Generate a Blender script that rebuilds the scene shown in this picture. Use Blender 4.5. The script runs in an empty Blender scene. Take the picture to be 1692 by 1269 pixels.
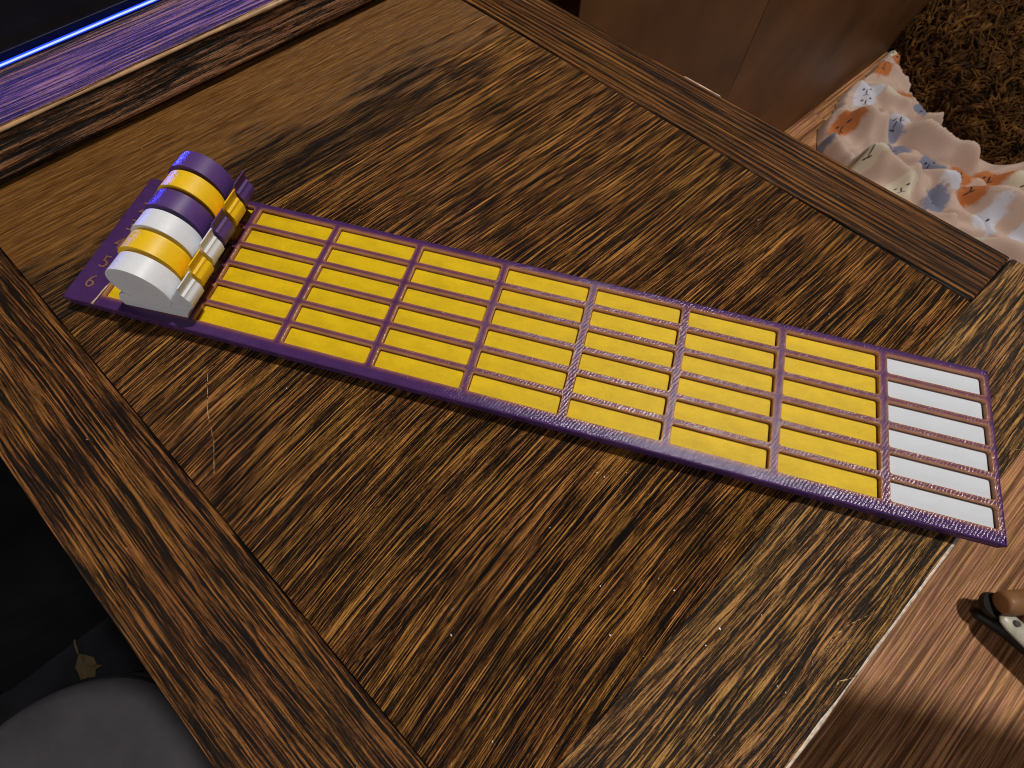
import bpy, bmesh, math, random
from mathutils import Vector, Matrix, noise
random.seed(7)
MM = 0.001
R = math.radians
sc = bpy.context.scene
col = sc.collection

# ---------------------------------------------------------------- camera
# tray frame of reference (mm): x along the lanes, y across them (far = +), z up, tray top at z = 0
CAM = (94.973, -39.698, 107.573)
right = Vector((0.96312383, 0.26903949, 0.00320067))
down = Vector((0.24824242, -0.88395951, -0.39622126))
fwd = Vector((-0.1037699, 0.38240467, -0.91814948))
cd = bpy.data.cameras.new('camera')
cam = bpy.data.objects.new('camera', cd); col.objects.link(cam)
cd.sensor_fit = 'HORIZONTAL'; cd.sensor_width = 36.0
cd.lens = 36.0 * 815.63 / 1692.0
cd.clip_start = 0.005; cd.clip_end = 30
m = Matrix.Identity(4)
for i in range(3):
    m[i][0] = right[i]; m[i][1] = -down[i]; m[i][2] = -fwd[i]; m[i][3] = CAM[i] * MM
cam.matrix_world = m
cd.dof.use_dof = True; cd.dof.focus_distance = 0.13; cd.dof.aperture_fstop = 40
sc.camera = cam

# ---------------------------------------------------------------- world, lamps, exposure
w = bpy.data.worlds.new('World'); sc.world = w; w.use_nodes = True
bg = w.node_tree.nodes['Background']
bg.inputs[0].default_value = (1.0, 0.95, 0.90, 1); bg.inputs[1].default_value = 0.085
sc.view_settings.view_transform = 'Standard'; sc.view_settings.look = 'None'
sc.cycles.filter_width = 1.0
sc.view_settings.exposure = 0.0; sc.view_settings.gamma = 1.0

def lamp(name, loc, target, size, power, color, shape='DISK'):
    l = bpy.data.lights.new(name, 'AREA'); l.shape = shape; l.size = size * MM
    l.energy = power; l.color = color
    o = bpy.data.objects.new(name, l); col.objects.link(o)
    o.location = Vector(loc) * MM
    o.rotation_euler = (Vector(target) - Vector(loc)).to_track_quat('-Z', 'Y').to_euler()
    return o
lamp('ceiling_lamp', (548, 478, 1350), (128, 0, 0), 90, 18.8, (1.0, 0.945, 0.885))
lamp('fill_lamp', (-150, -1000, 420), (-10, 0, 8), 420, 2.7, (1.0, 0.95, 0.92))  # added soft fill behind the camera, brightens the faces turned towards it
gl = lamp('light_strip_glow', (-64, 97, 13.5), (-10, 55, 20), 190, 0.015, (0.10, 0.06, 1.0), 'RECTANGLE')
gl.data.size_y = 2.5 * MM
gl.matrix_world = Matrix(((0.545, 0.287, -0.787, -68.7 * MM), (0.839, -0.186, 0.511, 86.1 * MM), (0, -0.939, -0.342, 13.0 * MM), (0, 0, 0, 1)))

g2 = lamp('light_strip_beam', (-64, 97, 13.5), (-10, 55, 20), 90, 0.030, (0.03, 0.05, 1.0), 'RECTANGLE')
g2.data.size_y = 2.5 * MM; g2.data.spread = R(22)
g2.matrix_world = Matrix(((0.545, 0.156, -0.824, -86.2 * MM), (0.839, -0.101, 0.535, 59.1 * MM), (0, -0.983, -0.186, 14.0 * MM), (0, 0, 0, 1)))

# ---------------------------------------------------------------- node helpers
class NT:
    def __init__(s, name):
        s.m = bpy.data.materials.new(name); s.m.use_nodes = True
        s.n = s.m.node_tree.nodes; s.l = s.m.node_tree.links
        s.p = s.n['Principled BSDF']
    def new(s, t, **k):
        n = s.n.new(t)
        for a, b in k.items(): setattr(n, a, b)
        return n
    def set(s, sock, v):
        if hasattr(v, 'is_linked') or isinstance(v, bpy.types.NodeSocket): s.l.new(v, sock)
        else:
            if isinstance(v, (tuple, list)) and len(v) == 3 and len(sock.default_value) == 4: v = (*v, 1)
            sock.default_value = v
    def math(s, op, a, b=0.0, c=0.0, clamp=False):
        n = s.new('ShaderNodeMath', operation=op, use_clamp=clamp)
        s.set(n.inputs[0], a); s.set(n.inputs[1], b); s.set(n.inputs[2], c)
        return n.outputs[0]
    def vmath(s, op, a, b=(0, 0, 0)):
        n = s.new('ShaderNodeVectorMath', operation=op)
        s.set(n.inputs[0], a); s.set(n.inputs[1], b); return n
    def mapping(s, v, scale=(1, 1, 1), loc=(0, 0, 0), rot=(0, 0, 0)):
        n = s.new('ShaderNodeMapping'); s.l.new(v, n.inputs[0])
        s.set(n.inputs['Scale'], scale); s.set(n.inputs['Location'], loc); s.set(n.inputs['Rotation'], rot); return n.outputs[0]
    def noise(s, v, scale=1.0, detail=3.0, rough=0.5, dist=0.0):
        n = s.new('ShaderNodeTexNoise'); s.l.new(v, n.inputs['Vector'])
        n.inputs['Scale'].default_value = scale; n.inputs['Detail'].default_value = detail
        n.inputs['Roughness'].default_value = rough; n.inputs['Distortion'].default_value = dist
        return n.outputs[0], n.outputs[1]
    def ramp(s, f, stops, interp='LINEAR'):
        n = s.new('ShaderNodeValToRGB'); n.color_ramp.interpolation = interp
        e = n.color_ramp.elements
        while len(e) > 1: e.remove(e[-1])
        e[0].position = stops[0][0]; c = stops[0][1]; e[0].color = (*c, 1) if not isinstance(c, (int, float)) else (c, c, c, 1)
        for p_, c in stops[1:]:
            x = e.new(p_); x.color = (*c, 1) if not isinstance(c, (int, float)) else (c, c, c, 1)
        s.l.new(f, n.inputs[0]); return n.outputs[0]
    def mr(s, f, a, b, c=0.0, d=1.0):
        n = s.new('ShaderNodeMapRange'); s.l.new(f, n.inputs[0])
        for i, v in enumerate((a, b, c, d)): n.inputs[i + 1].default_value = v
        return n.outputs[0]
    def mix(s, f, a, b, mode='MIX'):
        n = s.new('ShaderNodeMix', data_type='RGBA', blend_type=mode)
        s.set(n.inputs[0], f); s.set(n.inputs[6], a); s.set(n.inputs[7], b); return n.outputs[2]
    def bump(s, h, dist, strength=1.0, normal=None):
        n = s.new('ShaderNodeBump'); s.l.new(h, n.inputs['Height'])
        n.inputs['Distance'].default_value = dist; n.inputs['Strength'].default_value = strength
        if normal is not None: s.l.new(normal, n.inputs['Normal'])
        return n.outputs[0]
    def objmm(s, random_shift=True):
        tc = s.new('ShaderNodeTexCoord')
        v = s.vmath('SCALE', tc.outputs['Object']); v.inputs[3].default_value = 1000.0
        if not random_shift: return v.outputs[0]
        oi = s.new('ShaderNodeObjectInfo')
        r = s.math('MULTIPLY', oi.outputs['Random'], 731.0)
        cb = s.new('ShaderNodeCombineXYZ'); s.set(cb.inputs[0], r); s.set(cb.inputs[1], s.math('MULTIPLY', r, 1.7)); s.set(cb.inputs[2], 0.0)
        return s.vmath('ADD', v.outputs[0], cb.outputs[0]).outputs[0]

def simple(name, c, rough=0.5, spec=0.5, metal=0.0, noise_amt=0.15, nscale=0.3, bump=0.0):
    t = NT(name); v = t.objmm()
    f, _ = t.noise(v, nscale, 4, 0.6)
    k = t.mr(f, 0.3, 0.7, 1 - noise_amt, 1 + noise_amt)
    cc = t.vmath('SCALE', (c[0], c[1], c[2])); t.l.new(k, cc.inputs[3])
    t.l.new(cc.outputs[0], t.p.inputs['Base Color'])
    t.p.inputs['Roughness'].default_value = rough; t.p.inputs['Metallic'].default_value = metal
    t.p.inputs['Specular IOR Level'].default_value = spec
    if bump: t.l.new(t.bump(f, bump * MM), t.p.inputs['Normal'])
    return t.m

# ---------------------------------------------------------------- materials
def wood(name, light, mid, dark, L=1.0, W=1.0, rough=(0.25, 0.5), dark_amt=1.0, bumpd=0.42, ring=0.0, worn=0.0, spec=0.26, stain=False, bend=0.0):
    """weathered open-grained oak; x runs along the grain. L stretches the streaks, W widens them"""
    t = NT(name); v = t.objmm()
    if bend:                                          # the figure sweeps round towards the left rail
        sb = t.new('ShaderNodeSeparateXYZ'); t.l.new(t.objmm(False), sb.inputs[0])
        xm = t.math('MINIMUM', t.math('SUBTRACT', sb.outputs[0], 10.0), 0.0)
        cbn = t.new('ShaderNodeCombineXYZ'); t.l.new(t.math('MULTIPLY', t.math('MULTIPLY', xm, xm), bend), cbn.inputs[1])
        v = t.vmath('ADD', v, cbn.outputs[0]).outputs[0]
    # slow wander of the grain
    n0, c0 = t.noise(t.mapping(v, (0.012 / L, 0.05, 0.06)), 1, 2, 0.5)
    wv = t.vmath('SUBTRACT', c0, (0.5, 0.5, 0.5)); wv2 = t.vmath('MULTIPLY', wv.outputs[0], (0, 6.0 * W, 0))
    n1, c1 = t.noise(t.mapping(v, (0.16 / L, 0.9, 0.5)), 1, 3, 0.6)
    wv3 = t.vmath('MULTIPLY', t.vmath('SUBTRACT', c1, (0.5, 0.5, 0.5)).outputs[0], (0, 0.45 * W, 0))
    vv = t.vmath('ADD', t.vmath('ADD', v, wv2.outputs[0]).outputs[0], wv3.outputs[0]).outputs[0]
    streak, _ = t.noise(t.mapping(vv, (0.024 / L, 0.66 / W, 0.3)), 1, 4, 0.6)         # 2 mm bands
    fibre, _ = t.noise(t.mapping(vv, (0.070 / L, 1.9 / W, 0.6)), 1, 3, 0.6)           # fine fibres
    pore, _ = t.noise(t.mapping(vv, (0.055 / L, 1.35 / W, 0.5), (31, 17, 0)), 1, 3, 0.6)
    crk, _ = t.noise(t.mapping(vv, (0.026 / L, 0.85 / W, 0.5), (11, 57, 0)), 1, 3, 0.55)
    crk2, _ = t.noise(t.mapping(vv, (0.05 / L, 1.7 / W, 0.5), (71, 7, 0)), 1, 3, 0.55)
    chip, _ = t.noise(t.mapping(v, (0.9, 2.2, 1), (9, 3, 0)), 1, 5, 0.8)
    broad, _ = t.noise(t.mapping(v, (0.014, 0.04, 0.03), (5, 9, 0)), 1, 4, 0.6)
    gate, _ = t.noise(t.mapping(v, (0.05, 0.16, 0.1), (55, 9, 0)), 1, 3, 0.6)
    a = t.mr(streak, 0.36, 0.64); b = t.mr(fibre, 0.40, 0.60); c = t.mr(chip, 0.32, 0.68)
    h = t.math('ADD', t.math('MULTIPLY', a, 0.25), t.math('ADD', t.math('MULTIPLY', b, 0.50), t.math('MULTIPLY', c, 0.30)))
    if ring:
        y = t.new('ShaderNodeSeparateXYZ'); t.l.new(vv, y.inputs[0])
        s_ = t.math('SINE', t.math('MULTIPLY', y.outputs[1], ring))
        h = t.math('ADD', t.math('MULTIPLY', h, 0.72), t.math('MULTIPLY', t.mr(s_, -1, 1), 0.28))
    porem = t.mr(pore, 0.52, 0.58)                    # open pores: narrow dark grooves
    porem = t.math('MULTIPLY', porem, t.mr(streak, 0.60, 0.44))
    l1 = t.mr(t.math('ABSOLUTE', t.math('SUBTRACT', crk, 0.5)), 0.022, 0.008)
    l2 = t.math('MULTIPLY', t.mr(t.math('ABSOLUTE', t.math('SUBTRACT', crk2, 0.5)), 0.034, 0.012), t.mr(gate, 0.40, 0.58))
    cracks = t.math('MAXIMUM', t.math('MULTIPLY', l1, 0.8), t.math('MULTIPLY', l2, 0.85))
    h2 = t.math('SUBTRACT', t.math('MULTIPLY', t.math('SUBTRACT', h, 0.52), 1.35), -0.52)
    h2 = t.math('SUBTRACT', h2, t.math('MULTIPLY', t.math('MAXIMUM', t.math('MULTIPLY', porem, 0.9), cracks), 0.60 * dark_amt))
    h2 = t.math('ADD', h2, t.mr(broad, 0.3, 0.7, -0.05, 0.06))
    cc = t.ramp(h2, [(0.0, dark), (0.14, dark), (0.28, tuple(0.45 * q + 0.55 * d for q, d in zip(mid, dark))), (0.41, mid), (0.60, light), (0.88, tuple(min(1, 1.9 * q) for q in light))])
    hue, _ = t.noise(t.mapping(v, (0.03, 0.09, 0.1), (77, 3, 0)), 1, 3, 0.6)
    cc = t.mix(t.mr(hue, 0.35, 0.65, 0, 0.55), cc, t.mix(1.0, cc, (1.0, 0.78, 0.78), 'MULTIPLY'))
    cc = t.mix(t.mr(hue, 0.62, 0.40, 0, 0.45), cc, t.mix(1.0, cc, (1.05, 1.0, 0.50), 'MULTIPLY'))
    if worn:
        wn, _ = t.noise(t.mapping(vv, (0.02, 0.075, 0.1), (2, 44, 0)), 1, 4, 0.6)
        wm = t.mr(wn, 0.44, 0.56, 0, worn)
        if stain:                                     # an old dark stain with a ragged edge along the near half of the board
            vo_ = t.objmm(False); so = t.new('ShaderNodeSeparateXYZ'); t.l.new(vo_, so.inputs[0])
            sn, _ = t.noise(t.mapping(vo_, (0.035, 0.22, 1), (8, 1, 0)), 1, 5, 0.6)
            edge = t.math('ADD', so.outputs[1], t.math('MULTIPLY', t.math('SUBTRACT', sn, 0.5), 70.0))
            stm = t.mr(edge, -2.0, -5.0)
            along = t.math('MULTIPLY', t.mr(so.outputs[0], 8, -8), t.mr(so.outputs[0], -105, -60))
            xg = t.math('ADD', so.outputs[0], t.math('MULTIPLY', t.math('SUBTRACT', sn, 0.5), 60.0))
            stm = t.math('MULTIPLY', stm, t.mr(xg, 62, 50))
            wm = t.math('MULTIPLY', t.mr(edge, -14.0, -4.0), worn)
            h2 = t.math('SUBTRACT', h2, t.math('MULTIPLY', stm, 0.20))
            cc = t.mix(t.math('MULTIPLY', stm, 0.62), cc, dark)
        smooth_, _ = t.noise(t.mapping(vv, (0.10, 1.5, 0.3), (3, 3, 0)), 1, 5, 0.72)
        wc = t.ramp(smooth_, [(0.32, tuple(q * 0.55 for q in mid)), (0.44, tuple(q * 0.85 for q in mid)), (0.56, tuple(q * 0.6 for q in light)), (0.72, light)])
        wc = t.mix(t.math('MULTIPLY', t.mr(pore, 0.50, 0.60), 0.55), wc, mid)
        wc = t.mix(t.math('MULTIPLY', t.mr(streak, 0.46, 0.36), 0.75), wc, tuple(q * 0.4 for q in mid))
        cc = t.mix(wm, cc, wc)
        hb = t.new('ShaderNodeMix'); t.set(hb.inputs[0], wm); t.set(hb.inputs[2], h2); t.set(hb.inputs[3], t.mr(smooth_, 0.2, 0.8, 0.45, 0.62)); h2 = hb.outputs[0]
    t.l.new(cc, t.p.inputs['Base Color'])
    t.l.new(t.mr(h2, 0.2, 0.9, rough[1], rough[0]), t.p.inputs['Roughness'])
    t.p.inputs['Specular IOR Level'].default_value = spec
    t.l.new(t.bump(h2, bumpd * MM, 1.0), t.p.inputs['Normal'])
    return t.m

LT, MD, DK = (0.33, 0.158, 0.042), (0.130, 0.051, 0.011), (0.006, 0.0033, 0.002)
M_panel = wood('oak_panel', LT, MD, DK, L=1.25, W=0.66, dark_amt=1.1, bend=0.0012)
M_panel_far = wood('oak_panel_worn', LT, MD, DK, L=1.2, W=0.85, worn=0.85)
M_panel_stain = wood('oak_panel_stained', LT, MD, DK, L=1.2, W=0.85, worn=0.9, stain=True)
M_end = wood('oak_end_board', (0.33, 0.180, 0.064), (0.138, 0.066, 0.021), (0.016, 0.011, 0.007), L=1.0, W=1.0, dark_amt=0.9, spec=0.5)
M_rail_l = wood('oak_rail_left', (0.22, 0.095, 0.027), (0.092, 0.036, 0.009), DK, L=1.5, W=0.85, dark_amt=1.1)
M_rail_r = wood('oak_rail_right', (0.19, 0.082, 0.022), (0.090, 0.035, 0.009), DK, L=3.2, W=0.9, ring=3.6, dark_amt=0.9)
M_riser = wood('oak_shelf', (0.24, 0.125, 0.065), (0.12, 0.058, 0.028), (0.012, 0.008, 0.006), L=2.4, W=1.6, dark_amt=0.8)
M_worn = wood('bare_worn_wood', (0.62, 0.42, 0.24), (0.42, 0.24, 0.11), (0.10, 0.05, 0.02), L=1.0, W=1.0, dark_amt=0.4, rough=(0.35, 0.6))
M_floor = wood('laminate_floor', (0.42, 0.225, 0.120), (0.33, 0.160, 0.080), (0.16, 0.072, 0.036), L=8, W=2.8, rough=(0.30, 0.42), dark_amt=0.35, bumpd=0.25)

def plastic(name, c, mott=0.10, sss=0.25, rough=0.32, sc_=0.25, lines=0.0):
    t = NT(name); v = t.objmm()
    f, _ = t.noise(t.mapping(v, (0.6, 1, 1)), sc_, 5, 0.65)
    f2, _ = t.noise(t.mapping(v, (1.0, 1.0, 1.0), (3, 3, 3), (0, 0, 0.6)), 1.4, 3, 0.6)
    k = t.math('ADD', t.mr(f, 0.3, 0.7, 1 - mott, 1 + mott), t.mr(f2, 0.3, 0.7, -mott * 0.35, mott * 0.35))
    cc = t.vmath('SCALE', c); t.l.new(k, cc.inputs[3]); t.l.new(cc.outputs[0], t.p.inputs['Base Color'])
    t.p.inputs['Roughness'].default_value = rough
    t.p.inputs['Subsurface Weight'].default_value = sss
    if rough > 0.45: t.p.inputs['Specular IOR Level'].default_value = 0.22
    t.p.inputs['Subsurface Radius'].default_value = (1, 0.8, 0.6); t.p.inputs['Subsurface Scale'].default_value = 1.0 * MM
    h = f2
    if lines:
        sx = t.new('ShaderNodeSeparateXYZ'); t.l.new(v, sx.inputs[0])
        ls = t.math('SINE', t.math('MULTIPLY', t.math('ADD', sx.outputs[0], sx.outputs[1]), lines))
        h = t.math('ADD', t.math('MULTIPLY', ls, 0.35), f2)
    t.l.new(t.bump(h, (0.013 if rough > 0.45 else 0.003) * MM, 1.0), t.p.inputs['Normal'])
    return t.m
M_yellow = plastic('yellow_plastic', (0.86, 0.54, 0.008), 0.06, 0.15, 0.42)
M_yellow_panel = plastic('yellow_tile_plastic', (0.70, 0.475, 0.005), 0.13, 0.1, 0.55)
M_white = plastic('white_plastic', (0.74, 0.76, 0.80), 0.03, 0.35, 0.42)
M_white_panel = plastic('white_tile_plastic', (0.60, 0.635, 0.69), 0.03, 0.1, 0.5)
M_purple = plastic('purple_plastic', (0.095, 0.042, 0.185), 0.08, 0.1, 0.40)

def frame_mat():
    t = NT('purple_printed_frame'); v = t.objmm(False)
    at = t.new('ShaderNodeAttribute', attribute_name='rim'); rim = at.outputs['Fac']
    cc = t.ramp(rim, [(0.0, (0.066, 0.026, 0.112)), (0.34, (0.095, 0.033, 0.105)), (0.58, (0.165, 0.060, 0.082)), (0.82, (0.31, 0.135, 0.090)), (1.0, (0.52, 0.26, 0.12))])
    f, _ = t.noise(v, 0.22, 4, 0.6)
    k = t.mr(f, 0.3, 0.7, 0.86, 1.14)
    c2 = t.vmath('SCALE', cc); t.l.new(k, c2.inputs[3]); t.l.new(c2.outputs[0], t.p.inputs['Base Color'])
    sx = t.new('ShaderNodeSeparateXYZ'); t.l.new(v, sx.inputs[0])
    x, y = sx.outputs[0], sx.outputs[1]
    # diagonal lines laid down by the nozzle, slightly uneven
    wob, _ = t.noise(v, 0.8, 2, 0.5)
    d = t.math('ADD', t.math('SUBTRACT', x, t.math('MULTIPLY', y, 0.55)), t.math('MULTIPLY', wob, 0.9))
    s1 = t.math('SINE', t.math('MULTIPLY', d, 2 * math.pi / 0.78))
    fine, _ = t.noise(t.mapping(v, (1, 1, 1)), 3.5, 3, 0.7)
    grow = t.mr(x, -10, 90, 0.2, 1.0)
    pg, _ = t.noise(t.mapping(v, (0.12, 0.35, 1)), 1, 3, 0.6)
    grow = t.math('MULTIPLY', grow, t.mr(pg, 0.38, 0.60, 0.85, 1.15))          # print lines get coarser towards the finish end
    h = t.math('ADD', t.math('MULTIPLY', t.math('MULTIPLY', s1, 0.5), grow), t.math('MULTIPLY', fine, 1.1))
    t.l.new(t.bump(h, 0.042 * MM, 1.0), t.p.inputs['Normal'])
    t.p.inputs['Roughness'].default_value = 0.13
    t.p.inputs['Specular IOR Level'].default_value = 0.30
    return t.m
M_frame = frame_mat()
M_digit = plastic('tan_digit_plastic', (0.21, 0.10, 0.075), 0.25, 0.0, 0.25)
M_black = simple('black_plastic', (0.006, 0.007, 0.009), 0.45, 0.4, noise_amt=0.4, nscale=0.1)
M_blackmat = simple('black_cloth', (0.0035, 0.0038, 0.006), 0.9, 0.2, noise_amt=0.6, nscale=0.03, bump=0.5)
M_grey = simple('dark_grey_cover', (0.055, 0.051, 0.060), 0.7, 0.3, noise_amt=0.22, nscale=0.025, bump=0.6)
M_rubber = simple('black_rubber', (0.006, 0.006, 0.006), 0.5, 0.4)
M_cream = simple('cream_painted_metal', (0.50, 0.47, 0.38), 0.35, 0.5, noise_amt=0.25, nscale=0.12)
M_rivet = simple('dull_steel', (0.16, 0.16, 0.14), 0.4, 0.5, 0.8)
M_dowel = simple('tan_dowel_wood', (0.26, 0.125, 0.050), 0.45, 0.4, noise_amt=0.2, nscale=0.06)
M_cab = simple('brown_cabinet_lacquer', (0.150, 0.066, 0.022), 0.5, 0.4, noise_amt=0.45, nscale=0.009)
M_fleck = simple('pale_dust', (0.75, 0.72, 0.66), 0.4, 0.6)
M_edge = simple('rubbed_lit_edge', (0.62, 0.50, 0.40), 0.4, 0.5, noise_amt=0.45, nscale=0.8)  # pale tone carries the bevel highlight as well as wear
M_edge_tan = simple('tan_highlight_edge', (0.42, 0.25, 0.12), 0.4, 0.5, noise_amt=0.45, nscale=0.12)  # tan tone stands in for the highlight on the ledge's worn ridge
M_leaf = simple('dry_leaf', (0.055, 0.036, 0.016), 0.7, 0.3, nscale=0.4)

def emit(name, c, s):
    t = NT(name); t.p.inputs['Base Color'].default_value = (0, 0, 0, 1)
    t.p.inputs['Emission Color'].default_value = (*c, 1); t.p.inputs['Emission Strength'].default_value = s
    return t.m
M_led = emit('blue_led', (0.01, 0.07, 1.0), 1.3)
M_led_core = emit('blue_white_led', (0.40, 0.48, 1.0), 1.6)
M_led_dot = emit('cyan_led', (0.05, 0.45, 1.0), 4.0)

def fur_mat():
    t = NT('curly_brown_fur'); v = t.objmm(False)
    f, _ = t.noise(v, 0.05, 5, 0.7)
    t.l.new(t.ramp(f, [(0.34, (0.010, 0.005, 0.002)), (0.5, (0.075, 0.032, 0.008)), (0.66, (0.20, 0.09, 0.025))]), t.p.inputs['Base Color'])
    t.p.inputs['Roughness'].default_value = 0.85; t.p.inputs['Specular IOR Level'].default_value = 0.12
    return t.m
M_fur = fur_mat()

def blanket_mat():
    t = NT('printed_fleece'); v = t.objmm(False)
    base = (0.58, 0.42, 0.34)
    nv, ncol = t.noise(v, 0.045, 3, 0.6)
    warp = t.vmath('SCALE', t.vmath('SUBTRACT', ncol, (0.5, 0.5, 0.5)).outputs[0]); warp.inputs[3].default_value = 26.0
    v2 = t.vmath('MULTIPLY', t.vmath('ADD', v, warp.outputs[0]).outputs[0], (1, 1, 0)).outputs[0]
    vo = t.new('ShaderNodeTexVoronoi', voronoi_dimensions='2D'); t.l.new(v2, vo.inputs['Vector']); vo.inputs['Scale'].default_value = 1 / 46.0
    dist = vo.outputs['Distance']; rc = t.new('ShaderNodeSeparateColor'); t.l.new(vo.outputs['Color'], rc.inputs[0])
    blob = t.mr(dist, 0.37, 0.28)
    bc = t.ramp(rc.outputs[0], [(0.0, (0.48, 0.15, 0.035)), (0.42, (0.20, 0.21, 0.29)), (0.62, (0.66, 0.58, 0.44)), (0.80, (0.62, 0.62, 0.70))], 'CONSTANT')
    c = t.mix(blob, base, bc)
    # little faces, two eyes and a nose, in the middle of each patch
    vf = t.new('ShaderNodeTexVoronoi', voronoi_dimensions='2D'); t.l.new(t.vmath('MULTIPLY', v, (1, 1, 0)).outputs[0], vf.inputs['Vector']); vf.inputs['Scale'].default_value = 1 / 46.0
    loc = t.vmath('SUBTRACT', v, vf.outputs['Position']).outputs[0]
    s_ = t.new('ShaderNodeSeparateXYZ'); t.l.new(loc, s_.inputs[0])
    ax = t.math('ABSOLUTE', s_.outputs[0])
    def ell(cx, cy, rx, ry):
        a = t.math('DIVIDE', t.math('SUBTRACT', ax, cx), rx); b = t.math('DIVIDE', t.math('SUBTRACT', s_.outputs[1], cy), ry)
        d_ = t.math('ADD', t.math('MULTIPLY', a, a), t.math('MULTIPLY', b, b))
        return t.mr(d_, 1.2, 0.8)
    k = t.math('MAXIMUM', ell(4.2, 3.0, 1.5, 1.0), t.math('MAXIMUM', ell(0.0, -1.0, 0.7, 3.6), ell(1.6, -4.6, 1.7, 0.6)))
    c = t.mix(k, c, (0.02, 0.018, 0.02))
    t.l.new(c, t.p.inputs['Base Color'])
    t.p.inputs['Roughness'].default_value = 0.9; t.p.inputs['Sheen Weight'].default_value = 0.2
    fz, _ = t.noise(v, 0.6, 4, 0.6); t.l.new(t.bump(fz, 0.5 * MM), t.p.inputs['Normal'])
    return t.m
M_blanket = blanket_mat()

# ---------------------------------------------------------------- object helpers (all coordinates in mm)
def link(o, parent=None):
    col.objects.link(o)
    if parent is not None: o.parent = parent
    return o
def tag(o, label=None, cat=None, group=None, kind=None):
    if label: o['label'] = label
    if cat: o['category'] = cat
    if group: o['group'] = group
    if kind: o['kind'] = kind
    return o
def empty(name, loc=(0, 0, 0), rz=0.0):
    o = bpy.data.objects.new(name, None); o.empty_display_size = 0.01
    o.location = Vector(loc) * MM; o.rotation_euler = (0, 0, rz); return link(o)
def mesh(name, verts, faces, mat, parent=None, smooth=False, loc=(0, 0, 0), rot=(0, 0, 0)):
    me = bpy.data.meshes.new(name)
    me.from_pydata([tuple(c * MM for c in v) for v in verts], [], faces); me.update()
    me.materials.append(mat)
    if smooth:
        for p in me.polygons: p.use_smooth = True
    o = bpy.data.objects.new(name, me); o.location = Vector(loc) * MM; o.rotation_euler = rot
    return link(o, parent)
def bm_obj(name, bm, mat, parent=None, smooth=False, loc=(0, 0, 0), rot=(0, 0, 0)):
    bmesh.ops.recalc_face_normals(bm, faces=bm.faces)
    bmesh.ops.scale(bm, vec=(MM, MM, MM), verts=bm.verts)
    me = bpy.data.meshes.new(name); bm.to_mesh(me); bm.free(); me.materials.append(mat)
    if smooth:
        for p in me.polygons: p.use_smooth = True
    o = bpy.data.objects.new(name, me); o.location = Vector(loc) * MM; o.rotation_euler = rot
    return link(o, parent)
def prism_bm(pts, z0, z1, bevel=0.0, seg=2, top_only=False):
    bm = bmesh.new()
    a = [bm.verts.new((x, y, z0)) for x, y in pts]; b = [bm.verts.new((x, y, z1)) for x, y in pts]
    n = len(pts); bm.faces.new(a[::-1]); bm.faces.new(b)
    for i in range(n): bm.faces.new((a[i], a[(i + 1) % n], b[(i + 1) % n], b[i]))
    if bevel:
        ed = [e for e in bm.edges if (not top_only) or all(v.co.z == z1 for v in e.verts)]
        bmesh.ops.bevel(bm, geom=ed, offset=bevel, segments=seg, affect='EDGES', profile=0.5)
    return bm
def box_bm(x0, x1, y0, y1, z0, z1, bevel=0.0, seg=2):
    return prism_bm([(x0, y0), (x1, y0), (x1, y1), (x0, y1)], z0, z1, bevel, seg)
def tube_bm(path, rad, sides=8, bm=None, flat=1.0):
    bm = bm or bmesh.new(); rings = []
    P = [Vector(q) for q in path]
    for i, q in enumerate(P):
        d = (P[min(i + 1, len(P) - 1)] - P[max(i - 1, 0)]).normalized()
        u = d.cross(Vector((0, 0, 1))); u = u.normalized() if u.length > 1e-4 else Vector((1, 0, 0)); v = u.cross(d)
        r = rad[i] if isinstance(rad, (list, tuple)) else rad
        rings.append([bm.verts.new(q + u * r * math.cos(2 * math.pi * k / sides) + v * r * flat * math.sin(2 * math.pi * k / sides)) for k in range(sides)])
    for a, b in zip(rings, rings[1:]):
        for k in range(sides): bm.faces.new((a[k], a[(k + 1) % sides], b[(k + 1) % sides], b[k]))
    bm.faces.new(rings[0][::-1]); bm.faces.new(rings[-1])
    return bm
def cross2(p, d, q, e):
    """meeting point of the lines p + t d and q + s e"""
    k = ((q[0] - p[0]) * e[1] - (q[1] - p[1]) * e[0]) / (d[0] * e[1] - d[1] * e[0])
    return (p[0] + k * d[0], p[1] + k * d[1])

# ---------------------------------------------------------------- the floor
FZ = -400.0
floor = tag(mesh('floor', [(-3000, -3000, FZ - 8), (3500, -3000, FZ - 8), (3500, 4000, FZ - 8), (-3000, 4000, FZ - 8)], [(0, 1, 2, 3)], M_black), kind='structure')
A_ = R(57)
gd = Vector((math.cos(A_), math.sin(A_))); gn = Vector((gd.y, -gd.x))   # along the planks / across them
PW = 126.0
for i in range(-9, 10):
    for j in range(-2, 4):
        cx, cy = (450, 60)
        off = i * PW; s0 = j * 900 + (i * 290 + 460) % 900 - 450
        c = Vector((cx, cy)) + gn * off + gd * s0
        # only planks near what the picture shows
        if not (-700 < c.x < 1500 and -900 < c.y < 1800): continue
        bm = box_bm(-449.8, 449.8, -PW / 2 + 0.2, PW / 2 - 0.2, -8, 0, 0.35, 1)
        bm_obj('plank', bm, M_floor, floor, loc=(c.x, c.y, FZ), rot=(0, 0, A_))

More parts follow.
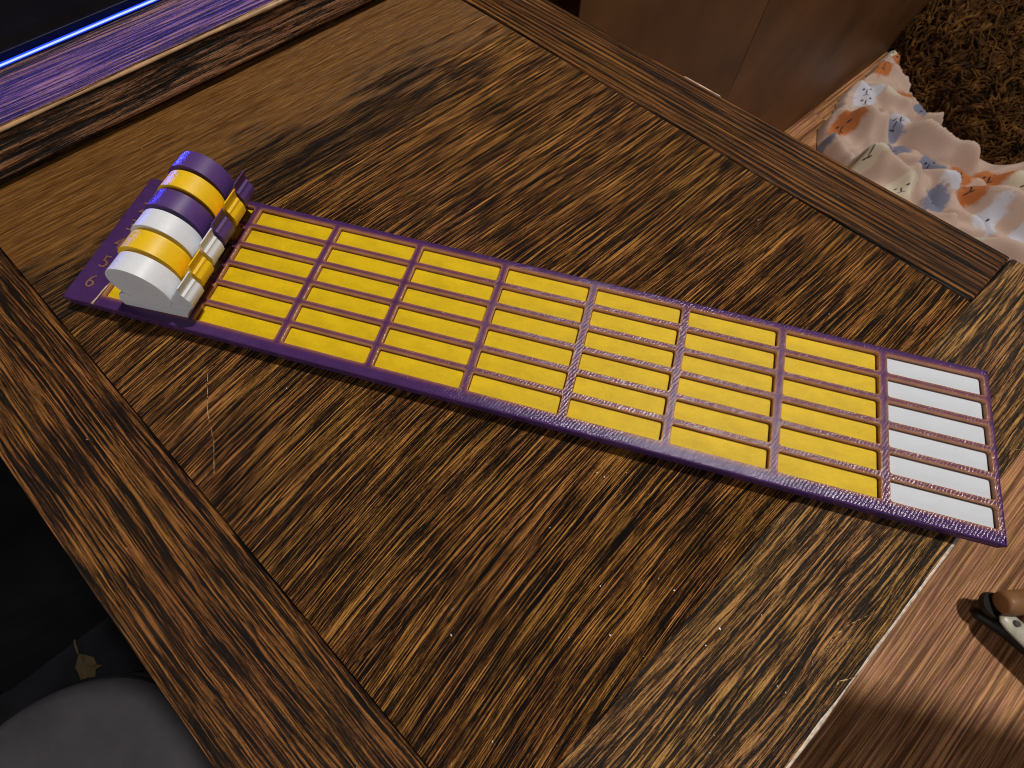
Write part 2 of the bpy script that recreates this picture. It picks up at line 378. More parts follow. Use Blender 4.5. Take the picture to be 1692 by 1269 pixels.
# ---------------------------------------------------------------- the table
UA = R(-27.3)
ud = Vector((math.cos(UA), math.sin(UA))); un = Vector((-ud.y, ud.x))   # rails run along ud; un points across to the far right rail
TZ = -4.0
table = tag(empty('table', (30, 40, FZ)), 'worn dark oak table with raised open grain under the purple tray', 'table')
def tp(v_off=None, s_off=None):
    """point where the line un.p = v meets the line gn.p = s"""
    return cross2((un * v_off)[:], ud[:], (gn * s_off)[:], gd[:])
def slab(name, corners, mat, z0, z1, ang, bevel=0.5, par=table, smooth=False, jitter=0.0):
    cx = sum(c[0] for c in corners) / len(corners); cy = sum(c[1] for c in corners) / len(corners)
    ca, sa = math.cos(-ang), math.sin(-ang)
    loc = [((x - cx) * ca - (y - cy) * sa, (x - cx) * sa + (y - cy) * ca) for x, y in corners]
    ar = sum(loc[i][0] * loc[(i + 1) % len(loc)][1] - loc[(i + 1) % len(loc)][0] * loc[i][1] for i in range(len(loc)))
    if ar < 0: loc = loc[::-1]
    bm = prism_bm(loc, z0 - z1, 0, bevel, 2)
    px, py, pz = (par.location / MM) if par else (0, 0, 0)
    return bm_obj(name, bm, mat, par, loc=(cx - px, cy - py, z1 - pz), rot=(0, 0, ang))
V0, V1, V2, V3 = -50.4, -23.3, 145.2, 166.6
S_END, S_SEAM, S_FAR = 157.0, 128.5, -330.0
slab('left_rail', [tp(V0, S_FAR), tp(V0, S_END), tp(V1 - 0.35, S_END), tp(V1 - 0.35, S_FAR)], M_rail_l, -22, TZ, UA, 0.9)
slab('right_rail', [tp(V2 + 0.3, S_FAR), tp(V2 + 0.3, S_SEAM - 0.2), tp(V3, S_SEAM - 0.2), tp(V3, S_FAR)], M_rail_r, -22, TZ + 0.1, UA, 0.8)
slab('end_board', [tp(V1 + 0.25, S_SEAM + 0.05), tp(V1 + 0.25, S_END), tp(V3 + 0.2, S_END), tp(V3 + 0.2, S_SEAM + 0.05)], M_end, -22, TZ, A_, 0.7)
seams = [-330, -250, -165, -84, -25.5, 12.0, 52.0, 90.0, 128.5]
for i, (a, b) in enumerate(zip(seams, seams[1:])):
    slab('panel_board', [tp(V1 + 0.15, a + 0.06), tp(V1 + 0.15, b - 0.06), tp(V2 - 0.15, b - 0.06), tp(V2 - 0.15, a + 0.06)],
         M_panel_stain if i == 3 else (M_panel_far if i < 3 else M_panel), -22, TZ - 0.45 , A_, 0.12)
# apron and legs below the top
for a, b in (((V0 + 8, S_FAR + 8), (V0 + 8, S_END - 8)), ((V3 - 8, S_FAR + 8), (V3 - 8, S_END - 8)), ((V0 + 8, S_END - 8), (V3 - 8, S_END - 8)), ((V0 + 8, S_FAR + 8), (V3 - 8, S_FAR + 8))):
    p0 = Vector(tp(*a)); p1 = Vector(tp(*b)); d = (p1 - p0).normalized(); n = Vector((-d.y, d.x)) * 5
    slab('apron', [(p0 - n)[:], (p1 - n)[:], (p1 + n)[:], (p0 + n)[:]], M_rail_l, -70, -22.4, math.atan2(d.y, d.x), 0.5)
for v_, s__ in ((V0 + 24, S_FAR + 24), (V0 + 24, S_END - 24), (V3 - 24, S_FAR + 24), (V3 - 24, S_END - 24)):
    q = Vector(tp(v_, s__))
    bm = bmesh.new(); bmesh.ops.create_cone(bm, cap_ends=True, segments=4, radius1=10, radius2=16, depth=377)
    bm_obj('leg', bm, M_rail_l, table, loc=(q.x - 30, q.y - 40, 188.6), rot=(0, 0, UA + R(45)))
# pale strip painting bevel highlight and wear along the end of the table and a fresh chip on the right rail
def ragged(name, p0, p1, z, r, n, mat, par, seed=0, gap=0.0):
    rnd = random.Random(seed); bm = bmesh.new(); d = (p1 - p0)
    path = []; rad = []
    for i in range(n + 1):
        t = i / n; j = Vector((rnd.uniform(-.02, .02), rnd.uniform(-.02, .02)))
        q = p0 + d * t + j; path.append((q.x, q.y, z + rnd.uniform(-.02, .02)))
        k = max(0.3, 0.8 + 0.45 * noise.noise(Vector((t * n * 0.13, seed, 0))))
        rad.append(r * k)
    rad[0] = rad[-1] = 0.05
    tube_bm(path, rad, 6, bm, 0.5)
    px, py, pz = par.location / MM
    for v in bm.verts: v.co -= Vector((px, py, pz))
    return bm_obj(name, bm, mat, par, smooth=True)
ragged('worn_lit_edge', Vector(tp(-23, 156.75)), Vector(tp(86, 156.8)), TZ - 0.42, 0.72, 70, M_edge, table, 3)
ragged('worn_lit_edge', Vector(tp(V3 - 0.4, 18)), Vector(tp(V3 - 0.4, 34)), TZ - 0.35, 0.9, 14, M_edge, table, 8)
def scratch(pts, r, mat=M_fleck, name='scratch'):
    bm = tube_bm([(x - 30, y - 40, z - FZ) for x, y, z in pts], r, 5, None, 0.5)
    return bm_obj(name, bm, mat, table, smooth=True)
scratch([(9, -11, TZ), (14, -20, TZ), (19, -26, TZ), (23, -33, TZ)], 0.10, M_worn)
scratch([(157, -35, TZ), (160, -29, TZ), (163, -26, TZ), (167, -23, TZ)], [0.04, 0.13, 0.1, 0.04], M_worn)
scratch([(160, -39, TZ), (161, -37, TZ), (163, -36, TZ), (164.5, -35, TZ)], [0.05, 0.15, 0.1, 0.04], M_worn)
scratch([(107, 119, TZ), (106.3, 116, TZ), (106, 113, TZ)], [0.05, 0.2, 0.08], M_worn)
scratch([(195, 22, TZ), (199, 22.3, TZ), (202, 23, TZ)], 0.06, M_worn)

# ---------------------------------------------------------------- raised shelf at the far end, with the black machine on it
shelf = tag(empty('raised_shelf', (-120, 60, TZ)), 'raised wooden ledge with worn front edge painted with a pale highlight below the black machine', 'shelf')
slab('shelf_board', [tp(V0 - 60, -81.3), tp(V3 + 30, -81.3), tp(V3 + 30, -320), tp(V0 - 60, -320)][::-1], M_riser, TZ + 1.6, 10.0, A_, 1.0, shelf)
for a in (-40, 60, 150):
    slab('shelf_foot', [tp(a, -95), tp(a + 20, -95), tp(a + 20, -300), tp(a, -300)][::-1], M_rail_l, TZ + 0.0, TZ + 1.58, A_, 0.0, shelf)
ragged('worn_lit_edge', Vector(tp(-60, -82.0)), Vector(tp(190, -82.0)), 9.3, 1.45, 60, M_edge_tan, shelf, 5)  # strip paints the ridge highlight on top of the wear

mach = tag(empty('black_machine', tuple(tp(60, -170)) + (10.0,)), 'black machine with a glowing blue light strip along its lower edge', 'computer')
slab('body', [tp(V0 - 50, -105.6), tp(V3 + 20, -105.6), tp(V3 + 20, -300), tp(V0 - 50, -300)][::-1], M_black, 13.2, 60.0, A_, 0.8, mach)
slab('base_strip', [tp(V0 - 50, -107.5), tp(V3 + 20, -107.5), tp(V3 + 20, -298), tp(V0 - 50, -298)][::-1], M_black, 10.0, 13.1, A_, 0.2, mach)
def bar(name, s, v0, v1, z, r, mat, par, flat=1.0, n=2):
    p0 = Vector(tp(v0, s)); p1 = Vector(tp(v1, s)); px, py, pz = par.location / MM
    path = [((p0.x + (p1.x - p0.x) * i / n) - px, (p0.y + (p1.y - p0.y) * i / n) - py, z - pz) for i in range(n + 1)]
    return bm_obj(name, tube_bm(path, r, 10, None, flat), mat, par, smooth=True)
bar('light_strip', -105.9, V0 - 45, 130, 10.9, 0.52, M_led, mach)
bar('light_core', -105.42, V0 - 45, 130, 11.05, 0.22, M_led_core, mach)
bar('trim_line', -105.4, V0 - 50, V3 + 18, 13.6, 0.10, M_grey, mach)

# ---------------------------------------------------------------- the tray
LP, RP = 24.0, 6.341          # pitch of the columns and of the lanes
GX, GY = 2.03, 1.44           # width of the cross bars and of the lane dividers
X0, X1, Y0, Y1 = -35.0, 192.3, -2.5, 39.5
TH = 3.6
DEPTH = 1.05
tray = tag(empty('race_tray', (0, 0, 0)), 'long purple printed tray with six lanes of yellow windows and a white finish column', 'tray')
tray.location.z = 0
cols = [(-24.9, -1.0)] + [(c * LP + GX / 2, (c + 1) * LP - GX / 2) for c in range(8)]
rows = [(r * RP + GY / 2, (r + 1) * RP - GY / 2) for r in range(6)]
xe = [-25.6] + [c * LP for c in range(8)] + [192.0 - 0.7]
xb = [-25.6] + [c * LP for c in range(0, 9)]
yb = [r * RP for r in range(7)]
bm = bmesh.new(); rl = bm.verts.layers.float.new('rim')
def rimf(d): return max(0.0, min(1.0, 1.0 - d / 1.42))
def V(x, y, z, r=0.0):
    v = bm.verts.new((x, y, z)); v[rl] = r; return v
RC = 0.55
def loop(x0, x1, y0, y1, rc, z, r):
    out = []
    for (cx, cy, a0) in ((x1 - rc, y1 - rc, 0), (x0 + rc, y1 - rc, 90), (x0 + rc, y0 + rc, 180), (x1 - rc, y0 + rc, 270)):
        for k in range(5):
            a = R(a0 + 90 * k / 4); out.append(V(cx + rc * math.cos(a), cy + rc * math.sin(a), z, r))
    return out
def outer(X0_, X1_, Y0_, Y1_, ins, rc):
    """loop on the cell's border matching the 20 points of the hole"""
    out = []
    x0, x1, y0, y1 = ins
    for qi, (cx, cy) in enumerate(((X1_, Y1_), (X0_, Y1_), (X0_, Y0_), (X1_, Y0_))):
        hx = (x1 - rc, x0 + rc, x0 + rc, x1 - rc)[qi]; hy = (y1 - rc, y1 - rc, y0 + rc, y0 + rc)[qi]
        # the five points go from one side to the other through the corner
        side_first = [(cx, hy), (cx, (hy + cy) / 2), (cx, cy), ((hx + cx) / 2, cy), (hx, cy)]
        seq = side_first if qi in (0, 2) else side_first[::-1]
        for (x, y) in seq:
            d = min(abs(x - min(max(x, x0), x1)) + 0, 9) ; e = abs(y - min(max(y, y0), y1))
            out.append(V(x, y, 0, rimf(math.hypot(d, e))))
    return out
def bridge(a, b):
    n = len(a)
    for i in range(n):
        try: bm.faces.new((a[i], a[(i + 1) % n], b[(i + 1) % n], b[i]))
        except ValueError: pass
for ci, (cx0, cx1) in enumerate(cols):
    for (cy0, cy1) in rows:
        ri = rows.index((cy0, cy1))
        o_ = outer(xb[ci], xb[ci + 1], yb[ri], yb[ri + 1], (cx0, cx1, cy0, cy1), RC)
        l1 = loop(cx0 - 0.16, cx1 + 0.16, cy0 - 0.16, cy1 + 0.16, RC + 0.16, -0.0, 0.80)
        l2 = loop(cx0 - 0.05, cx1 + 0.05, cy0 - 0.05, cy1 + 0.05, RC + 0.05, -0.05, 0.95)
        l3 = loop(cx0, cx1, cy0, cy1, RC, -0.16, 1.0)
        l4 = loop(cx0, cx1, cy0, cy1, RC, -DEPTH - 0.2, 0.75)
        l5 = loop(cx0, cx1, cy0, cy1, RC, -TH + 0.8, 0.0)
        bridge(o_, l1); bridge(l1, l2); bridge(l2, l3); bridge(l3, l4); bridge(l4, l5); bm.faces.new(l5)
# margins round the windows
def strip(xa, xc, ya, yc, ra):
    """ra: rim values at the corners (x0y0, x1y0, x1y1, x0y1)"""
    vs = [V(x, y, 0, r) for (x, y), r in zip(((xa, ya), (xc, ya), (xc, yc), (xa, yc)), ra)]
    bm.faces.new(vs)
E = rimf(0.72); B = 0.45
XL, XR = xb[0], xb[-1]
strip(XL, XR, yb[0] - 0.7, yb[0], (0, 0, E, E)); strip(X0 + B, X1 - B, Y0 + B, yb[0] - 0.7, (0, 0, 0, 0))
strip(XL, XR, yb[-1], yb[-1] + 0.6, (E, E, 0, 0)); strip(X0 + B, X1 - B, yb[-1] + 0.6, Y1 - B, (0, 0, 0, 0))
strip(X0 + B, XL, yb[0] - 0.7, yb[-1] + 0.6, (0, 0, 0, 0))
if X1 - B > XR + 0.01: strip(XR, X1 - B, yb[0] - 0.7, yb[-1] + 0.6, (.2, 0, 0, .2))
# skirt
def rect(x0, x1, y0, y1, z): return [V(x0, y0, z), V(x1, y0, z), V(x1, y1, z), V(x0, y1, z)]
XRR = max(X1 - B, XR)
r0 = rect(X0 + B, XRR, Y0 + B, Y1 - B, 0); r1 = rect(X0 + 0.12, XRR + B - 0.12, Y0 + 0.12, Y1 - 0.12, -0.13); r2 = rect(X0, XRR + B, Y0, Y1, -B)
r3 = rect(X0, XRR + B, Y0, Y1, -TH + 0.9); r4 = rect(X0 + 0.9, XRR + B - 0.9, Y0 + 0.9, Y1 - 0.9, -TH)
for a, b in ((r0, r1), (r1, r2), (r2, r3), (r3, r4)): bridge(a, b)
bm.faces.new(r4[::-1])
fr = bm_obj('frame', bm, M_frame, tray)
# window tiles: shared meshes
def tile_mesh(w_, h_):
    b = bmesh.new(); rc = RC - 0.1; pts = []
    for (cx, cy, a0) in ((w_ / 2 - rc, h_ / 2 - rc, 0), (-w_ / 2 + rc, h_ / 2 - rc, 90), (-w_ / 2 + rc, -h_ / 2 + rc, 180), (w_ / 2 - rc, -h_ / 2 + rc, 270)):
        for k in range(3):
            a = R(a0 + 45 * k); pts.append(((cx + rc * math.cos(a)) * MM, (cy + rc * math.sin(a)) * MM))
    top = [b.verts.new((x, y, 0)) for x, y in pts]; bot = [b.verts.new((x, y, -1.2 * MM)) for x, y in pts]
    b.faces.new(top)
    for i in range(len(pts)): b.faces.new((bot[i], bot[(i + 1) % len(pts)], top[(i + 1) % len(pts)], top[i]))
    me = bpy.data.meshes.new('window_tile'); b.to_mesh(me); b.free(); return me
def tiles(w_, h_, mat):
    me = tile_mesh(w_, h_); me.materials.append(mat); return me
ty = tiles(LP - GX - 0.30, RP - GY - 0.26, M_yellow_panel); tw = tiles(LP - GX - 0.30, RP - GY - 0.26, M_white_panel); ts = tiles(23.9 - 0.30, RP - GY - 0.26, M_yellow_panel)
for ci, (cx0, cx1) in enumerate(cols):
    for (cy0, cy1) in rows:
        o = bpy.data.objects.new('window_tile', ts if ci == 0 else (tw if ci == 8 else ty))
        o.location = ((cx0 + cx1) / 2 * MM, (cy0 + cy1) / 2 * MM, -DEPTH * MM); link(o, tray)
        if ci == 8: o['label'] = 'white window tile of the finish column'
# lane numbers
for i in range(6):
    cu = bpy.data.curves.new('digit', 'FONT'); cu.body = str(6 - i); cu.size = 5.4 * MM; cu.align_x = 'CENTER'; cu.align_y = 'CENTER'
    cu.extrude = 0.10 * MM; cu.bevel_depth = 0.04 * MM; cu.offset = -0.05 * MM; cu.resolution_u = 4
    tmp = bpy.data.objects.new('tmp', cu); col.objects.link(tmp)
    me = bpy.data.meshes.new_from_object(tmp.evaluated_get(bpy.context.evaluated_depsgraph_get()))
    bpy.data.objects.remove(tmp)
    me.name = 'digit'; me.materials.clear(); me.materials.append(M_digit)
    o = bpy.data.objects.new('digit', me); o.location = (-30.2 * MM, (3.4 + RP * i) * MM, 0.12 * MM); link(o, tray)
bm_obj('plastic_string', tube_bm([(-25.9, -2.35, 0.12), (-25.7, -1.9, 0.30), (-25.6, -0.2, 0.22), (-25.5, 1.6, 0.2), (-25.3, 3.0, 0.22), (-25.2, 4.4, 0.1)], [0.42, 0.26, 0.17, 0.2, 0.22, 0.1], 8), plastic('cream_plastic_wisp', (0.50, 0.36, 0.22), 0.1, 0.2), tray, smooth=True)

# ---------------------------------------------------------------- six snail-shaped playing pieces
# profile in x (towards the finish) and z
SC, SR = (-7.35, 9.2), 7.0
def arc(c, r, a0, a1, n): return [(c[0] + r * math.cos(R(a0 + (a1 - a0) * i / n)), c[1] + r * math.sin(R(a0 + (a1 - a0) * i / n))) for i in range(n + 1)]
shell_prof = arc(SC, SR, 0, 360, 72)[:-1]
foot_prof = [(-18.2, -0.9), (-0.5, -0.9), (-0.3, 0.9), (1.9, 3.3), (3.6, 5.0), (3.4, 6.3), (-0.8, 6.6), (-3, 5), (-8, 3.0), (-13.5, 5.0), (-14.7, 5.2), (-16.4, 4.4), (-17.9, 2.2)]
head_prof = [(-1.9, 5.2), (3.3, 5.1), (4.1, 5.3), (4.6, 5.9), (4.8, 7.0), (5.0, 7.9), (4.95, 8.5), (4.6, 8.9), (4.45, 9.4), (4.6, 9.9), (4.15, 10.3), (4.2, 11.0), (4.55, 11.9), (5.1, 13.1), (4.8, 13.15), (3.7, 11.7), (2.4, 10.3), (1.0, 8.9), (-0.7, 7.0)]
def extr(name, prof, th, mat, par, bev=0.35, y=0.0, smooth=True):
    b = bmesh.new()
    A = [b.verts.new((x, -th / 2, z)) for x, z in prof]; Bv = [b.verts.new((x, th / 2, z)) for x, z in prof]; n = len(prof)
    f1 = b.faces.new(A); f2 = b.faces.new(Bv[::-1])
    for i in range(n): b.faces.new((A[(i + 1) % n], A[i], Bv[i], Bv[(i + 1) % n]))
    ed = list(f1.edges) + list(f2.edges)
    bmesh.ops.bevel(b, geom=ed, offset=bev, segments=3, affect='EDGES', profile=0.5)
    bmesh.ops.translate(b, vec=(0, y, 0), verts=b.verts)
    o = bm_obj(name, b, mat, par)
    me = o.data
    for p in me.polygons: p.use_smooth = True
    try:
        me.set_sharp_from_angle(angle=R(38))
    except Exception: pass
    return o
lanes = [('white', M_white, 'white snail playing piece nearest the front edge, beside the number 6', 0.0, 0.0),
         ('yellow', M_yellow, 'yellow snail playing piece beside the number 5, between two white ones', -0.8, 0.3),
         ('white', M_white, 'white snail playing piece beside the number 4, between a yellow and a purple one', -1.4, 0.2),
         ('purple', M_purple, 'purple snail playing piece in the third lane, between a white and a yellow one', -1.8, -0.2),
         ('yellow', M_yellow, 'yellow snail playing piece in the second lane, between two purple ones', -2.0, 0.3),
         ('purple', M_purple, 'purple snail playing piece in the first lane, farthest of the row', -2.7, 0.0)]
snails = {}
for i, (cname, mat, lab, dx, dt) in enumerate(lanes):
    yc = RP * (i + 0.5)
    if cname not in snails:
        root = empty('snail_piece', (0, yc, 0))
        extr('shell', shell_prof, 5.35, mat, root, 0.5)
        extr('foot', foot_prof, 5.15, mat, root, 0.2)
        extr('head', head_prof, 5.25, mat, root, 0.12)
        snails[cname] = root
    else:
        src = snails[cname]; root = src.copy(); link(root)
        for ch in src.children:
            c_ = ch.copy(); c_.parent = root; col.objects.link(c_)
    root.location = Vector((dx, yc, 0.0)) * MM
    root.rotation_euler = (R(-4.0), 0, R(2.5 + dt))
    tag(root, lab, 'game piece', 'snail playing pieces on the start row')

# ---------------------------------------------------------------- brown cabinet behind
ca = Vector((320.0, 676.0)); cdv = Vector((math.cos(R(56.95)), math.sin(R(56.95)))); cn = Vector((cdv.y, -cdv.x))
cab = tag(empty('cabinet', (ca.x, ca.y, FZ)), 'brown smooth-fronted cabinet with a narrow gap between its doors', 'cabinet')
def cbox(name, a0, a1, d0, d1, z0, z1, mat=M_cab, par=cab, bev=1.5):
    """a along the front, d depth behind the front (positive = behind)"""
    b = box_bm(a0, a1, d0, d1, z0, z1, bev)
    px, py, pz = par.location / MM
    return bm_obj(name, b, mat, par, loc=(ca.x - px, ca.y - py, FZ - pz), rot=(0, 0, math.atan2(cdv.y, cdv.x)))
cbox('carcass', -493, 700, 19, 420, 0, 640)
def front(pts, name='door'):
    b = prism_bm(pts, -18.5, 0, 0.5, 1)                 # drawn in (along, height), then stood upright
    px, py, pz = cab.location / MM
    o = bm_obj(name, b, M_cab, cab)
    o.matrix_local = Matrix.Translation(Vector((ca.x - px, ca.y - py, FZ - pz)) * MM) @ Matrix.Rotation(math.atan2(cdv.y, cdv.x), 4, 'Z') @ Matrix.Rotation(R(90), 4, 'X')
front([(-494, 0), (-257, 0), (-257, 176), (-257.9, 178), (-257.9, 640), (-494, 640)])
front([(-256.96, 0), (320, 0), (320, 640), (-256, 640), (-256, 178), (-256.96, 176)])
front([(321.5, 0), (700, 0), (700, 640), (321.5, 640)])
blk = tag(empty('shade_panel', (ca.x, ca.y, FZ)), 'added black sheet for the darkness in the gap left of the brown cabinet', 'shade panel')  # black sheet added to stand in for the darkness of the gap
cbox('upright', -1100, -497, 30, 60, 0, 700, M_blackmat, blk)

# ---------------------------------------------------------------- printed blanket and curly fur on the floor
def inside(x, y, poly):
    c = False; n = len(poly)
    for i in range(n):
        (x1, y1), (x2, y2) = poly[i], poly[(i + 1) % n]
        if (y1 > y) != (y2 > y) and x < (x2 - x1) * (y - y1) / (y2 - y1) + x1: c = not c
    return c
bl_poly = [(352, 672), (372, 712), (392, 770), (440, 850), (470, 905), (520, 900), (700, 900), (760, 700), (760, 440), (640, 380), (540, 400), (430, 470), (372, 560), (385, 600), (352, 622)]
G = 4.0
verts, idx, faces = [], {}, []
dirf = Vector((math.cos(R(-30)), math.sin(R(-30)))); dirn = Vector((-dirf.y, dirf.x))
def bh(x, y):
    p = Vector((x, y)); a = p.dot(dirf); b = p.dot(dirn)
    wx = 26 * noise.noise(Vector((a * 0.008, b * 0.008, 3.1))); wy = 20 * noise.noise(Vector((a * 0.02, b * 0.02, 7.7)))
    r1 = 1 - math.sqrt(0.004 + noise.noise(Vector((a * 0.006 + 1.3, (b + wx) * 0.019, 0.4))) ** 2) * 2.4
    r2 = 1 - math.sqrt(0.006 + noise.noise(Vector((a * 0.015 + 4.1, (b + wy) * 0.042, 5.4))) ** 2) * 2.2
    r3 = noise.noise(Vector((x * 0.05, y * 0.05, 2.2)))
    h = 9 + 46 * max(0, r1) ** 1.8 + 17 * max(0, r2) ** 1.6 + 4 * r3
    flat = max(0.0, min(1.0, (y - 640 - 0.4 * (x - 380)) / 60.0))       # flatter towards the cabinet
    dirg = Vector((math.cos(R(-62)), math.sin(R(-62)))); c_ = p.dot(Vector((-dirg.y, dirg.x))); d_ = p.dot(dirg)
    n3 = noise.noise(Vector((d_ * 0.010 + 8.3, (c_ + 1.4 * wx) * 0.024, 1.9)))
    h += 18 * max(0, 1 - 2.6 * math.sqrt(0.004 + n3 * n3)) ** 1.5
    n4 = noise.noise(Vector(((a + wy) * 0.009 + 2.0, (b + 1.5 * wx) * 0.026, 9.9)))
    h -= 15 * math.exp(-(n4 / 0.09) ** 2)                      # tight creases
    h = max(h, 3)
    if ((x - 668) / 205) ** 2 + ((y - 862) / 240) ** 2 < 1: return 3
    return h * (1 - 0.5 * flat) + 8 * flat
nx, ny = 110, 150
for j in range(ny):
    for i in range(nx):
        x, y = 330 + i * G, 370 + j * G
        if inside(x + 6 * noise.noise(Vector((x * .03, y * .03, 0))), y + 6 * noise.noise(Vector((x * .03, y * .03, 9))), bl_poly):
            idx[i, j] = len(verts); verts.append([x, y, FZ + bh(x, y)])
for (i, j), k in idx.items():
    if (i + 1, j) in idx and (i, j + 1) in idx and (i + 1, j + 1) in idx:
        faces.append((k, idx[i + 1, j], idx[i + 1, j + 1], idx[i, j + 1]))
for (i, j), k in idx.items():                      # hem curls down to the floor
    if any((i + a, j + b) not in idx for a in (-1, 0, 1) for b in (-1, 0, 1)): verts[k][2] = FZ + 2.0
blanket = mesh('blanket', verts, faces, M_blanket, smooth=True)
sm = blanket.modifiers.new('s', 'SUBSURF'); sm.levels = 1; sm.render_levels = 1
tag(blanket, 'crumpled pale pink fleece blanket printed with orange and grey patches and small faces', 'blanket')

fur = tag(empty('fur_heap', (668, 862, FZ)), 'heap of curly dark brown fur lying on the printed blanket', 'fur throw')  # curls scattered over a plain mound
b = bmesh.new(); bmesh.ops.create_icosphere(b, subdivisions=5, radius=1)
FA, FB, FC = 196, 230, 100
def furpt(n_):
    k = 1 + 0.10 * noise.noise(n_ * 2.3) + 0.04 * noise.noise(n_ * 6)
    return Vector((n_.x * FA * k, n_.y * FB * k, n_.z * FC * k))
for v in b.verts: v.co = furpt(v.co.normalized()); v.co.z = max(v.co.z, -1) + 6
bm_obj('underlay', b, M_fur, fur, smooth=True)
cu = bpy.data.curves.new('curl', 'CURVE'); cu.dimensions = '3D'; cu.bevel_depth = 1.0 * MM; cu.bevel_resolution = 1
rnd = random.Random(11)
for k in range(6500):
    n_ = Vector((rnd.uniform(-1, 1), rnd.uniform(-1, 1), rnd.uniform(0.0, 1))).normalized()
    p0 = furpt(n_) + Vector((0, 0, 6))
    t1 = n_.cross(Vector((rnd.uniform(-1, 1), rnd.uniform(-1, 1), rnd.uniform(-1, 1)))).normalized(); t2 = n_.cross(t1)
    ln = rnd.uniform(22, 60); wob = rnd.uniform(4, 9); ph = rnd.uniform(0, 6.28); big = rnd.random() < 0.15
    sp = cu.splines.new('POLY'); N = 9; sp.points.add(N - 1)
    fr_ = rnd.uniform(5.0, 10.0)
    for q in range(N):
        t = q / (N - 1)
        p = p0 + t1 * (ln * (t - 0.5)) + t2 * wob * math.sin(ph + t * fr_) + n_ * (2 + wob * 0.8 * math.cos(ph + t * fr_) + 5 * t)
        sp.points[q].co = (p.x * MM, p.y * MM, max(p.z, 1) * MM, 1)
        sp.points[q].radius = (2.2 if big else 1.0) * (0.35 + math.sin(math.pi * (0.1 + 0.85 * t)))
cu.materials.append(M_fur)
tag(link(bpy.data.objects.new('curl', cu), fur), kind='stuff')

# ---------------------------------------------------------------- folding chair at the right, mostly out of the picture
chair = tag(empty('folding_chair', (560, 60, FZ)), 'corner of a folding chair with wooden rod, black washer and riveted cream bar', 'chair')
def rel(pts, o=(550, 57, FZ)): return [(x - o[0], y - o[1], z - o[2]) for x, y, z in pts]
bm_obj('wooden_rod', tube_bm(rel([(498.5, 67.5, -362), (499.3, 67.7, -362), (502, 68.7, -362), (506, 70, -362), (526, 77, -362), (760, 158, -362)]), [7.0, 9.0, 9.8, 10.2, 10.5, 10.5], 24), M_dowel, chair, smooth=True)
b = bmesh.new(); bmesh.ops.create_cone(b, cap_ends=True, segments=32, radius1=11, radius2=10.5, depth=5)
bm_obj('black_washer', b, M_rubber, chair, loc=(502.5 - 550, 67 - 57, 26.0))
bm_obj('cream_bar', tube_bm(rel([(503, 59.5, -368), (505, 58, -368), (510, 54.5, -368), (527, 42, -368), (700, -85, -368)]), [3, 6, 8, 8.5, 8.5], 16, None, 0.45), M_cream, chair, smooth=True)
b = bmesh.new(); bmesh.ops.create_cone(b, cap_ends=True, segments=20, radius1=2.9, radius2=2.4, depth=2.0)
bm_obj('rivet', b, M_rivet, chair, loc=(511.5 - 550, 54.5 - 57, 36.6), smooth=False)
bm_obj('shade_bar', tube_bm(rel([(497, 62, -391), (501, 60, -390), (524, 52, -388), (549, 38, -386), (700, -62, -384)]), [3, 6, 8.5, 10, 10], 14, None, 0.9), M_rubber, chair, smooth=True)  # dark bar, mostly stands in for the shadow under the cream bar
slab('shadow_seat', [(400, 98), (900, 130), (900, -330), (430, -330)], M_dowel, 40, 58, 0, 4, chair)  # slab added out of view to throw the broad shadow on the floor
for q in ((880, 110), (880, -310), (450, -310)):
    bm_obj('leg', tube_bm(rel([(q[0], q[1], FZ), (q[0], q[1], 40)]), 9, 12), M_cream, chair, smooth=True)
bm_obj('leg', tube_bm(rel([(700, 168, -366), (700, 116, 40)]), 9, 12), M_dowel, chair, smooth=True)

# ---------------------------------------------------------------- left foreground below the table: black mat, grey round thing, leaf, tiny light
mat_poly = [(-1500, -900), (-420, -560), (-268, -292), (-215, -190), (-176, -186), (-60, -120), (60, -60), (60, 300), (-1500, 300)]
rug = mesh('rug', [], [], M_blackmat); 
b = prism_bm(mat_poly, FZ + 0.3, FZ + 5, 1.5, 2)
bpy.data.objects.remove(rug)
rug = tag(bm_obj('rug', b, M_blackmat), 'black floor mat in the shadow left of the table', 'rug')
ott = tag(empty('ottoman', (-161, -284, FZ)), 'smooth dark grey round ottoman below the left edge of the table', 'ottoman')
b = bmesh.new(); N = 64; prof = [(104, 2), (108, 6), (108, 50), (107, 60), (104, 66), (98, 70), (80, 74), (50, 77), (20, 78.5)]
rings = [[b.verts.new((r_ * math.cos(2 * math.pi * k / N), r_ * math.sin(2 * math.pi * k / N), z)) for k in range(N)] for r_, z in prof]
for a, c in zip(rings, rings[1:]):
    for k in range(N): b.faces.new((a[k], a[(k + 1) % N], c[(k + 1) % N], c[k]))
b.faces.new(rings[-1]); b.faces.new(rings[0][::-1])
bm_obj('cushion', b, M_grey, ott, smooth=True)
bm_obj('welt', tube_bm([(108.5 * math.cos(2 * math.pi * k / 48), 108.5 * math.sin(2 * math.pi * k / 48), 52) for k in range(49)], 1.6, 6), M_blackmat, ott, smooth=True)
leaf = tag(empty('dry_leaf', (-263, -188, FZ + 6)), 'small dry brown leaf with its stalk on the black mat', 'leaf')
b = bmesh.new(); prof = [(0, 0), (6, 5), (13, 9), (20, 8), (25, 12), (23, 5), (29, 1), (23, -3), (25, -9), (17, -7), (9, -6)]
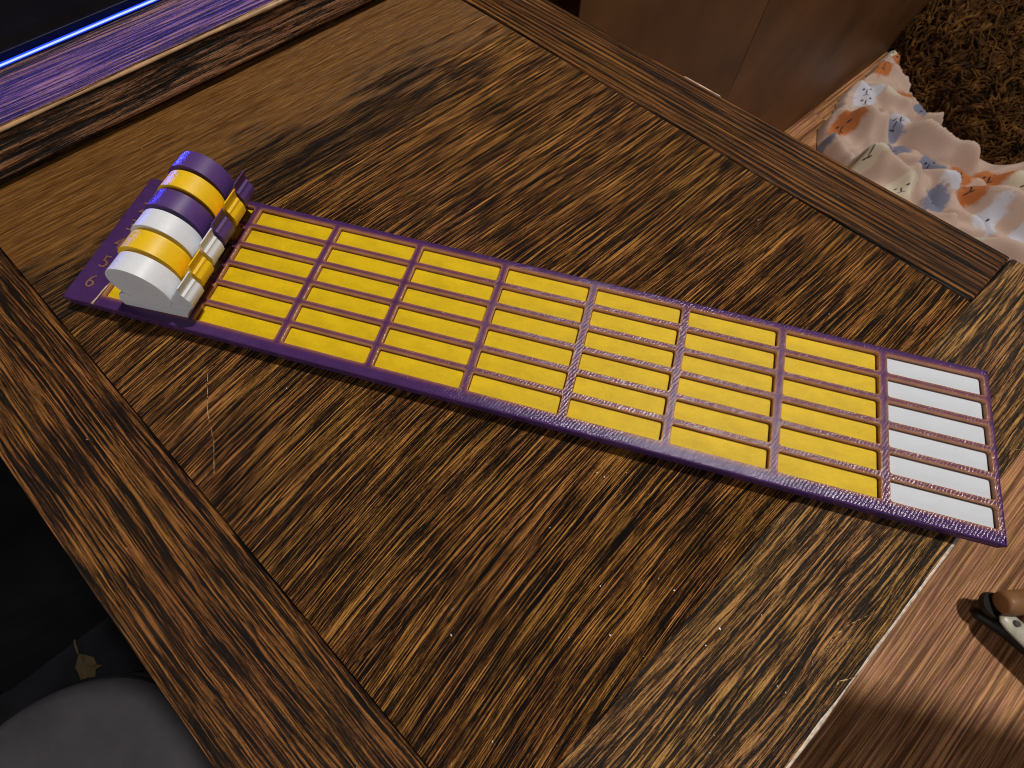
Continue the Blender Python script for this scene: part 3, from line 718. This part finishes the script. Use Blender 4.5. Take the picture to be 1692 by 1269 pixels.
c0_ = b.verts.new((13, 0, 3)); rim_ = [b.verts.new((x, y, 1 + 2.5 * noise.noise(Vector((x * .3, y * .3, 1))) + abs(y) * 0.25)) for x, y in prof]
for i in range(len(prof)): b.faces.new((c0_, rim_[i], rim_[(i + 1) % len(prof)]))
o = bm_obj('blade', b, M_leaf, leaf); o.rotation_euler = (0, 0, R(-28))
so = o.modifiers.new('s', 'SOLIDIFY'); so.thickness = 0.5 * MM
bm_obj('stalk', tube_bm([(0, 0, 1.5), (-7, 6, 2), (-13, 14, 3), (-22, 28, 2)], [0.9, 0.8, 0.7, 0.5], 6), M_leaf, leaf, smooth=True)
pw = tag(empty('power_adapter', (-322, -228, FZ + 5)), 'black adapter with a tiny cyan light at the left edge', 'adapter')
bm_obj('case', box_bm(-30, 12, -26, 22, 0, 14, 2.5), M_black, pw)
b = bmesh.new(); bmesh.ops.create_uvsphere(b, u_segments=12, v_segments=8, radius=2.6); bmesh.ops.scale(b, vec=(1.2, 0.8, 0.5), verts=b.verts)
bm_obj('indicator_light', b, M_led_dot, pw, smooth=True, loc=(4, 3, 14))

# ---------------------------------------------------------------- dust and lint
b = bmesh.new(); rnd = random.Random(5)
def fleck(x, y, z, s):
    vs = [b.verts.new((x + rnd.uniform(-s, s), y + rnd.uniform(-s, s), z + rnd.uniform(0, s * 0.6))) for _ in range(4)]
    for f in ((0, 1, 2), (0, 1, 3), (1, 2, 3), (0, 2, 3)): b.faces.new([vs[i] for i in f])
for k in range(150):
    a, s__ = rnd.uniform(V0, V3), rnd.uniform(-80, S_END)
    if rnd.random() < 0.45: a, s__ = rnd.uniform(-20, 60), rnd.uniform(90, 156)
    x, y = tp(a, s__)
    if X0 - 1 < x < X1 + 1 and Y0 - 1 < y < Y1 + 1: continue
    fleck(x, y, TZ + 0.02, rnd.choice((0.12, 0.16, 0.2, 0.3)))
for k in range(14):
    x, y = tp(rnd.uniform(-20, 60), rnd.uniform(-103, -84)); fleck(x, y, 10.02, rnd.choice((0.15, 0.25)))
tag(bm_obj('dust', b, M_fleck), kind='stuff')
